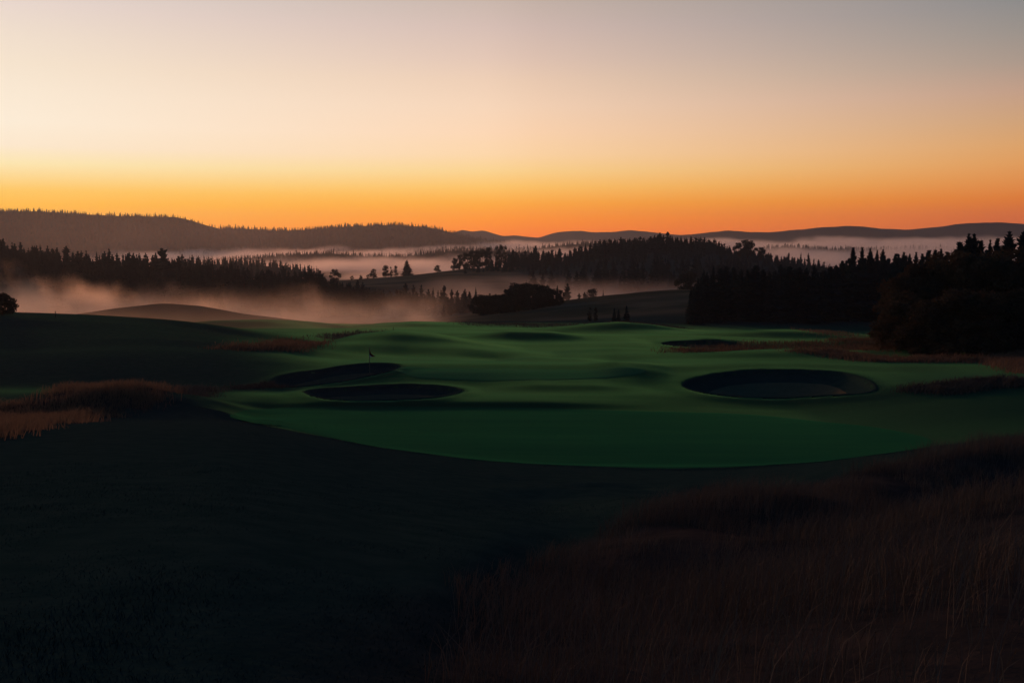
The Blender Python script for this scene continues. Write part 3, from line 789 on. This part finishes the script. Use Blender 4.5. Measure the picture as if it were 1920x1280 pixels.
# ------------------------------------------------------------------ flagstick and stakes
def prism_between(p0, p1, r0, r1, ns=10): return tube([p0, p1], [r0, r1], ns)
M_POLE = simple_mat('pole_paint', (.10, .10, .07), (.14, .13, .09), 3, .5)
M_RED = simple_mat('red_flag_cloth', (.12, .012, .014), (.19, .022, .022), 3, .8)
M_WHITE = simple_mat('white_flag_cloth', (.62, .62, .64), (.75, .75, .77), 3, .8)
fx, fy = ground_at(693, 688.5)
fz = float(H2(fx, fy))
e = bpy.data.objects.new('golf_flag', None); COL.objects.link(e); e.location = (fx, fy, fz)
tag(e, 'red golf flag on a thin pole above the slanting bunker', 'golf flag')
hgt = at(693, 650.5, fy)[2] - fz
v, q = prism_between((0, 0, -.12), (0, 0, hgt), .045, .030)
n0 = len(v); v = v + [np.array((0, 0, hgt + .03))]
obj('pole', mesh_np('pole', v, [(n0 - 10 + (k + 1) % 10, n0, n0 - 10 + k) for k in range(10)], q, True), M_POLE, e)
nx, nz = 14, 12
def cloth(u0, w0, du, dw, drop):
    V = []
    for side in (-.006, .006):
        for j in range(nz):
            for i in range(nx):
                s, t_ = i / (nx - 1), j / (nz - 1)
                x = .03 + du * s * (.12 + .88 * t_)
                z = hgt - .12 - dw * t_ - drop * s * (1 - t_)
                yv_ = .10 * math.sin(5.5 * s + 2.5 * t_) * s + side
                V.append((x, yv_, z))
    qf = grid_faces(nz, nx); N = nx * nz
    Q = [tuple(f) for f in qf] + [tuple((f + N)[::-1]) for f in qf]
    b = [i for i in range(nx)] + [j * nx + nx - 1 for j in range(1, nz)] + [(nz - 1) * nx + i for i in range(nx - 2, -1, -1)] + [j * nx for j in range(nz - 2, 0, -1)]
    Q += [(b[i], b[(i + 1) % len(b)], b[(i + 1) % len(b)] + N, b[i] + N) for i in range(len(b))]
    return V, Q
V, Q = cloth(0, 0, .62, .92, .55)
fl = obj('flag', mesh_np('flag', V, None, Q, True), M_RED, e)
V2 = [(a * .5 + .02, b - .035, c * .34 + (hgt - 1.02) * .66 - .03) for a, b, c in V]
obj('white_corner', mesh_np('white_corner', V2, None, Q, True), M_WHITE, fl)

def stake(px, py_top, Y, label, h=.9):
    x = ray(px, py_top)[0] * Y; z = float(H2(x, Y))
    v, q = tube([(0, 0, -.1), (0, 0, h * .92), (0, 0, h)], [.06, .06, .02], 8)
    n0 = len(v)
    tag(obj('marker_stake', mesh_np('marker_stake', v, [tuple(range(n0 - 8, n0 - 6)) + (n0 - 6,)], q), M_BARK, None, (x, Y, z)), label, 'stake')
stake(104, 588, 151, 'tiny dark marker stake on the brow of the left hill, right of the shrub')
stake(791, 511, 960, 'tiny dark post on the knoll between the big fir and the lone oak', 3.0)

# ------------------------------------------------------------------ tall grass
def blades(name, label, pts, h0, h1, w, mat, seed, spread=.35, hf=None, wind=(.25, 0)):
    r = np.random.default_rng(seed); n = len(pts)
    x, y = pts[:, 0], pts[:, 1]
    z = H2(x, y) - .03
    clump = .75 + .7 * vnoise(x / 1.1, y / 1.1) + .5 * vnoise(x / 3.7 + 9, y / 3.7)
    h = r.uniform(h0, h1, n) * np.clip(clump, .35, 1.3)
    a = r.uniform(0, 6.283, n)
    lx = r.normal(0, spread, n) * h + wind[0] * h * r.uniform(.3, 1, n); ly = r.normal(0, spread, n) * h + wind[1] * h
    ww = w * r.uniform(.6, 1.4, n)
    ca, sa = np.cos(a) * ww, np.sin(a) * ww
    B = np.stack([x, y, z], 1); W = np.stack([ca, sa, np.zeros(n)], 1)
    Mi = B + np.stack([lx * .32, ly * .32, h * .6], 1); Tp = B + np.stack([lx, ly, h], 1)
    V = np.stack([B - W, B + W, Mi + W * .75, Mi - W * .75, Tp], 1).reshape(-1, 3)
    o = np.arange(n) * 5
    me = mesh_np(name, V, np.stack([o + 3, o + 2, o + 4], 1), np.stack([o, o + 1, o + 2, o + 3], 1))
    return tag(obj(name, me, mat), label, 'tall grass', kind='stuff')

def sample_poly(P, n, seed):
    r = np.random.default_rng(seed); lo, hi = P.min(0), P.max(0); out = []
    c = 0
    while c < n:
        q = r.uniform(lo, hi, (n * 3, 2))
        q = q[inside(P, q[:, 0] + 1.5 * fbm(q[:, 0] / 3, q[:, 1] / 3), q[:, 1] + 2.2 * fbm(q[:, 0] / 3 + 50, q[:, 1] / 3))]
        out.append(q); c += len(q)
        if len(q) == 0: break
    q = np.concatenate(out)[:n]
    q = q[vnoise(q[:, 0] / 1.9 + 5, q[:, 1] / 1.9) + .5 * vnoise(q[:, 0] / .7, q[:, 1] / .7) > -.42 + .34 * r.random(len(q))]
    s_ = .006 * q[:, 1].mean()
    return q + np.clip(r.normal(0, 1, q.shape), -2, 2) * np.array([s_ * 1.6, s_])
for k, n, h0, h1, w, m, l in [
        ('left', 26000, .45, .95, .022, M_FESCUE, 'rust brown tall grass bank at the left frame edge'),
        ('left_b', 2500, .3, .6, .022, M_FESCUE_D, 'small brown grass tuft right of the left bank'),
        ('left_c', 3000, .25, .55, .022, M_FESCUE_D, 'thin brown grass strip at the left end of the slanting bunker'),
        ('strip', 7000, .4, .9, .034, M_FESCUE, 'reddish grass strip below the end of the left hill'),
        ('strip_b', 3500, .4, .8, .036, M_FESCUE_D, 'dark grass strip left of the round dark mound'),
        ('far_b', 5000, .4, .8, .05, M_FESCUE_D, 'thin dark grass line on the far edge of the fairway'),
        ('mound', 4000, .3, .6, .05, M_FESCUE_D, 'dark grass cap on the far round mound'),
        ('right_a', 16000, .4, .9, .034, M_FESCUE, 'reddish brown grass strip right of the far bunker, upper one'),
        ('right_b', 14000, .4, .9, .032, M_FESCUE, 'reddish brown grass strip at the foot of the autumn trees'),
        ('right_c', 9000, .6, 1.2, .032, M_FESCUE, 'brown grass bank at the right frame edge below the trees'),
        ('right_d', 9000, .35, .75, .026, M_FESCUE_D, 'dull brown grass strip on the dark mound at the right frame edge'),
        ('right_e', 2500, .4, .8, .045, M_FESCUE, 'small reddish grass patch on the far right fairway swell')]:
    blades('tall_grass', l, sample_poly(POLY[k], n, hash(k) % 1000 if False else len(l)), h0, h1, w, m, len(l) + n)
# foreground shoulder
r = np.random.default_rng(5)
n = 300000
yy = 2.5 + 42 * r.random(n) ** .75 + 2.5; xx = r.uniform(-3, 34, n)
cx = np.interp(yy, RIDGES[-2][1], RIDGES[-2][0])
ok = (xx > -.06 * yy - .05 + .25 * fbm(xx * 1.5, yy * 1.5)) & (xx > cx - .6 + 1.0 * fbm(xx / 2, yy / 2)) & (xx < yy * .62 + 3) & (vnoise(xx / 1.6 + 3, yy / 1.6) > -.33 + .2 * r.random(n))
blades('tall_grass', 'dark brown tall grass filling the right foreground slope', np.stack([xx, yy], 1)[ok], .28, .80, .0042, M_FESCUE_D, 77, .33, wind=(.2, 0))

# short turf of the near slope
r = np.random.default_rng(15)
n = 130000
yy = 4.5 + 24 * r.random(n) ** 1.6; xx = (r.random(n) - .58) * (yy * 1.15 + 2)
M_TURFBLADE = simple_mat('turf_blades', (.011, .031, .032), (.021, .046, .043), 2, .9)
blades('grass', 'short dark turf of the near slope below the green', np.stack([xx, yy], 1)[xx < np.interp(yy, RIDGES[-2][1], RIDGES[-2][0])], .03, .09, .004, M_TURFBLADE, 78, .5)
# ragged rough along the foot of the slope and round the bunkers
r = np.random.default_rng(16)
n = 34000; uu = r.uniform(px_u(300), px_u(1800), n); dd = r.normal(.1, .9, n); yk_ = np.interp(uu, _ut, _yt) + dd
blades('grass', 'ragged fringe of longer grass between the wide green and the dark slope', np.stack([uu * yk_, yk_], 1), .02, .085, .012, M_TURFBLADE, 79, .7)
for b, l in zip(HOLES, ['round the oval bunker left of the middle', 'round the slanting bunker below the flagstick', 'round the largest bunker on the right', 'round the small far bunker']):
    n = 2600; a = r.uniform(-math.pi, math.pi, n); q = 1.03 + .05 * np.abs(r.normal(0, 1, n)) - .035 * r.random(n)
    q = np.interp(a, b.an, b.rr) * q
    blades('grass', 'short grass lip ' + l, np.stack([b.c[0] + np.cos(a) * q, b.c[1] + np.sin(a) * q], 1), .03, .13, .014, M_TURFBLADE, 80, .7)
# ------------------------------------------------------------------ sky
SKY = {
 'L': [(0, (219, 208, 202)), (50, (231, 214, 204)), (100, (238, 221, 204)), (150, (243, 226, 205)), (200, (247, 231, 210)), (250, (249, 234, 213)), (290, (248, 229, 204)), (320, (247, 226, 175)), (345, (247, 210, 138)), (365, (247, 195, 98)), (390, (246, 181, 72)), (445, (246, 154, 46))],
 'C': [(0, (199, 179, 168)), (50, (212, 187, 177)), (110, (226, 196, 179)), (150, (237, 204, 179)), (200, (246, 211, 182)), (250, (252, 212, 176)), (290, (252, 212, 165)), (320, (250, 208, 140)), (350, (251, 193, 102)), (380, (251, 168, 66)), (410, (255, 146, 33)), (445, (252, 121, 22))],
 'R': [(0, (133, 134, 135)), (50, (140, 138, 137)), (100, (154, 145, 138)), (150, (170, 151, 138)), (200, (193, 157, 135)), (250, (206, 161, 121)), (290, (218, 161, 106)), (320, (222, 155, 93)), (350, (221, 141, 77)), (380, (217, 121, 57)), (410, (207, 104, 58)), (445, (196, 95, 58))],
}
HAZE_D = .52e-4; HAZE_TOP = 135.0; HAZE_FAR = 5700.0
GAIN = {'L': 1.0, 'C': 1.0, 'R': 1.0}
JH = {'L': (.30, .18, .14), 'C': (.20, .13, .11), 'R': (.12, .09, .09)}
def lin(c): 
    c = c / 255.0
    return c / 12.92 if c <= .04045 else ((c + .055) / 1.055) ** 2.4
def elev(py): return math.degrees(math.atan((640 - py) / F)) - math.degrees(PITCH)
def stops(key):
    out = []
    for py, rgb in reversed(SKY[key]):
        e = max(elev(py), 0)
        L = min(HAZE_FAR, HAZE_TOP / max(math.sin(R(e)), 1e-4)); T = math.exp(-HAZE_D * L)
        out.append((min(e / 16.0, 1), tuple(max((lin(c) - (1 - T) * j) / T, .002) for c, j in zip(rgb, JH[key]))))
    return out

SUN_AZ, SUN_EL = -30.0, 7.0
w = bpy.data.worlds.new('World'); sc.world = w; w.use_nodes = True
t = NT(w.node_tree)
tc = t.n('ShaderNodeTexCoord')
nrm = t.n('ShaderNodeVectorMath', operation='NORMALIZE'); t.l(tc.outputs['Generated'], nrm.inputs[0])
sx = t.n('ShaderNodeSeparateXYZ'); t.l(nrm.outputs[0], sx.inputs[0])
el = t.m('MULTIPLY', t.m('ARCSINE', sx.outputs[2]), 180 / math.pi)
az = t.m('MULTIPLY', t.m('ARCTAN2', sx.outputs[0], sx.outputs[1]), 180 / math.pi)
fe = t.m('DIVIDE', el, 16.0, clamp=True)
cL, cC, cR = (t.ramp(fe, stops(k)) for k in 'LCR')
low = t.mix(t.mr(az, -27.0, 1.5, smooth=False), cL, t.mix(t.mr(az, -1.5, 27.0, smooth=False), cC, cR))
zen = t.ramp(t.m('DIVIDE', el, 90.0, clamp=True), [(0, (.16, .155, .16)), (.17, (.16, .155, .16)), (.27, (.030, .060, .105)), (.5, (.010, .042, .105)), (1, (.007, .036, .10))])
skyc = t.mix(t.mr(el, 13.4, 22), low, zen)
# the glow belongs to the sunset side only
off = t.m('ABSOLUTE', t.m('SUBTRACT', az, SUN_AZ))
off = t.m('MINIMUM', off, t.m('SUBTRACT', 360, off))
back = t.ramp(t.m('DIVIDE', el, 90.0, clamp=True), [(0, (.010, .058, .135)), (.3, (.009, .052, .125)), (1, (.007, .038, .105))])
skyc = t.mix(t.mr(off, 58, 95), skyc, back)
skyc = t.mix(t.mr(el, -6, -1), (.01, .01, .011, 1), skyc)
bg = t.n('ShaderNodeBackground'); t.l(skyc, bg.inputs[0]); bg.inputs[1].default_value = 1.0
ns = t.n('ShaderNodeTexSky', sky_type='NISHITA'); ns.sun_disc = False
ns.sun_elevation = R(SUN_EL); ns.sun_rotation = R(SUN_AZ)
bg2 = t.n('ShaderNodeBackground'); t.l(ns.outputs[0], bg2.inputs[0]); bg2.inputs[1].default_value = .0003
ad = t.n('ShaderNodeAddShader'); t.l(bg.outputs[0], ad.inputs[0]); t.l(bg2.outputs[0], ad.inputs[1])
wo = t.n('ShaderNodeOutputWorld'); t.l(ad.outputs[0], wo.inputs[0])
w.cycles.sampling_method = 'MANUAL'; w.cycles.sample_map_resolution = 1024

sun = bpy.data.lights.new('sun', 'SUN'); sun.energy = 1.3; sun.angle = R(5); sun.color = (1, .37, .17)
so = bpy.data.objects.new('sun', sun); COL.objects.link(so)
d = Vector((math.sin(R(SUN_AZ)) * math.cos(R(SUN_EL)), math.cos(R(SUN_AZ)) * math.cos(R(SUN_EL)), math.sin(R(SUN_EL))))
so.rotation_euler = d.to_track_quat('Z', 'Y').to_euler(); so.location = (-50, 80, 60)

# ------------------------------------------------------------------ haze and mist
def box_mesh(x0, x1, y0, y1, z0, z1):
    V = [(x, y, z) for z in (z0, z1) for y in (y0, y1) for x in (x0, x1)]
    return mesh_np('box', V, None, [(0, 2, 3, 1), (4, 5, 7, 6), (0, 1, 5, 4), (2, 6, 7, 3), (0, 4, 6, 2), (1, 3, 7, 5)])
m, t = new_mat('haze_air')
pv = t.n('ShaderNodeVolumePrincipled'); pv.inputs['Color'].default_value = (.66, .82, 1.0, 1)
pv.inputs['Density'].default_value = HAZE_D; pv.inputs['Anisotropy'].default_value = .55
o = t.n('ShaderNodeOutputMaterial'); t.l(pv.outputs[0], o.inputs['Volume'])
zmin = float(Z2.min())
hz = obj('haze', box_mesh(-9400, 9400, -60, HAZE_FAR, min(zmin, ZC - 66) - 1, ZC + HAZE_TOP), m)
tag(hz, 'thin even evening haze over the whole valley', 'haze', kind='stuff')

def mist(name, label, x0, x1, y0, y1, z0, z1, dens, top, soft, nscale, namp, ex, ey, g, step, colr, slope, near, tail=0):
    """fog lying in the land: density below a billowing top (and a thin tail above it); local coordinates = world minus the box centre"""
    c = ((x0 + x1) / 2, (y0 + y1) / 2, 0)
    m, t = new_mat(name + '_air')
    tc = t.n('ShaderNodeTexCoord'); p = tc.outputs['Object']
    s = t.n('ShaderNodeSeparateXYZ'); t.l(p, s.inputs[0])
    X, Y, Z = s.outputs
    n1 = t.noise(t.scalev(p, (1 / nscale, 1 / nscale, .7 / nscale)), 1.0, 4, .6)
    tp = t.m('ADD', top, t.m('ADD', t.m('MULTIPLY', X, slope[0]), t.m('MULTIPLY', Y, slope[1])))
    tp = t.m('ADD', tp, t.m('MULTIPLY', t.m('SUBTRACT', n1, .5), namp))
    dz = t.m('SUBTRACT', tp, Z)
    d = t.m('POWER', t.mr(dz, 0, soft, smooth=False), 1.6)
    hx, hy = (x1 - x0) / 2, (y1 - y0) / 2
    fx_ = t.mr(t.m('SUBTRACT', hx, t.m('ABSOLUTE', X)), 0, ex); fy_ = t.m('MULTIPLY', t.mr(t.m('SUBTRACT', hy, Y), 0, ey), t.mr(t.m('ADD', hy, Y), 0, near))
    d = t.m('MULTIPLY', d, t.m('MULTIPLY', fx_, fy_))
    d = t.m('MULTIPLY', d, t.m('MULTIPLY', dens, t.mr(t.noise(t.scalev(p, (1.6 / nscale, 1.6 / nscale, 2.2 / nscale)), 1.0, 3, .6), .36, .60, .15, 1.0)))
    if tail:
        d = t.m('ADD', d, t.m('MULTIPLY', t.m('MULTIPLY', fx_, t.m('MULTIPLY', fy_, t.m('MULTIPLY', n1, 2.0))), t.mr(Z, tail[1], tail[2], tail[0], 0.0)))
    pv = t.n('ShaderNodeVolumePrincipled'); pv.inputs['Color'].default_value = (*colr, 1)
    t.l(d, pv.inputs['Density']); pv.inputs['Anisotropy'].default_value = g
    o = t.n('ShaderNodeOutputMaterial'); t.l(pv.outputs[0], o.inputs['Volume'])
    m.cycles.volume_step_rate = step
    ob = obj(name, box_mesh(x0 - c[0], x1 - c[0], y0 - c[1], y1 - c[1], z0, z1), m, None, c)
    tag(ob, label, 'mist', kind='stuff')
zc = ZC
mist('mist', 'brown mist bank rising in wisps before the left forest', -350, 0, 372, 520, zc - 46, zc + 6, .019, zc - 23.5, 9, 34, 44, 40, 25, .62, .7, (.98, .90, .80), (-.075, 0), 40)
mist('mist', 'faint mist veil over the two hazy mounds on the left', -220, -12, 158, 380, zc - 30, zc - 8, .0036, zc - 15.5, 6, 80, 4, 25, 60, .6, 1.0, (.98, .92, .84), (0, 0), 60)
mist('valley_fog', 'bright fog lake filling the valley behind the knoll', -900, 1400, 1090, 2500, zc - 62, zc + 95, .020, zc - 21.5, 10, 150, 52, 140, 120, .55, .5, (.98, .92, .88), (.012, .026), 120, (.00009, zc - 10, zc + 90))
mist('mist', 'thin mist in the hollow before the middle hill', -80, 260, 455, 880, zc - 48, zc - 4, .0075, zc - 27, 14, 90, 14, 60, 80, .55, .8, (.96, .91, .88), (0, 0), 90)

# ------------------------------------------------------------------ render settings
sc.render.engine = 'CYCLES'
sc.cycles.max_bounces = 6; sc.cycles.diffuse_bounces = 2; sc.cycles.glossy_bounces = 1; sc.cycles.transmission_bounces = 3
sc.cycles.transparent_max_bounces = 8; sc.cycles.volume_bounces = 2
sc.cycles.volume_step_rate = 1.0; sc.cycles.volume_max_steps = 128
sc.cycles.use_denoising = True
sc.cycles.sample_clamp_indirect = 4
sc.view_settings.view_transform = 'Standard'; sc.view_settings.look = 'None'
sc.view_settings.exposure = 0; sc.view_settings.gamma = 1; sc.view_settings.use_curve_mapping = False
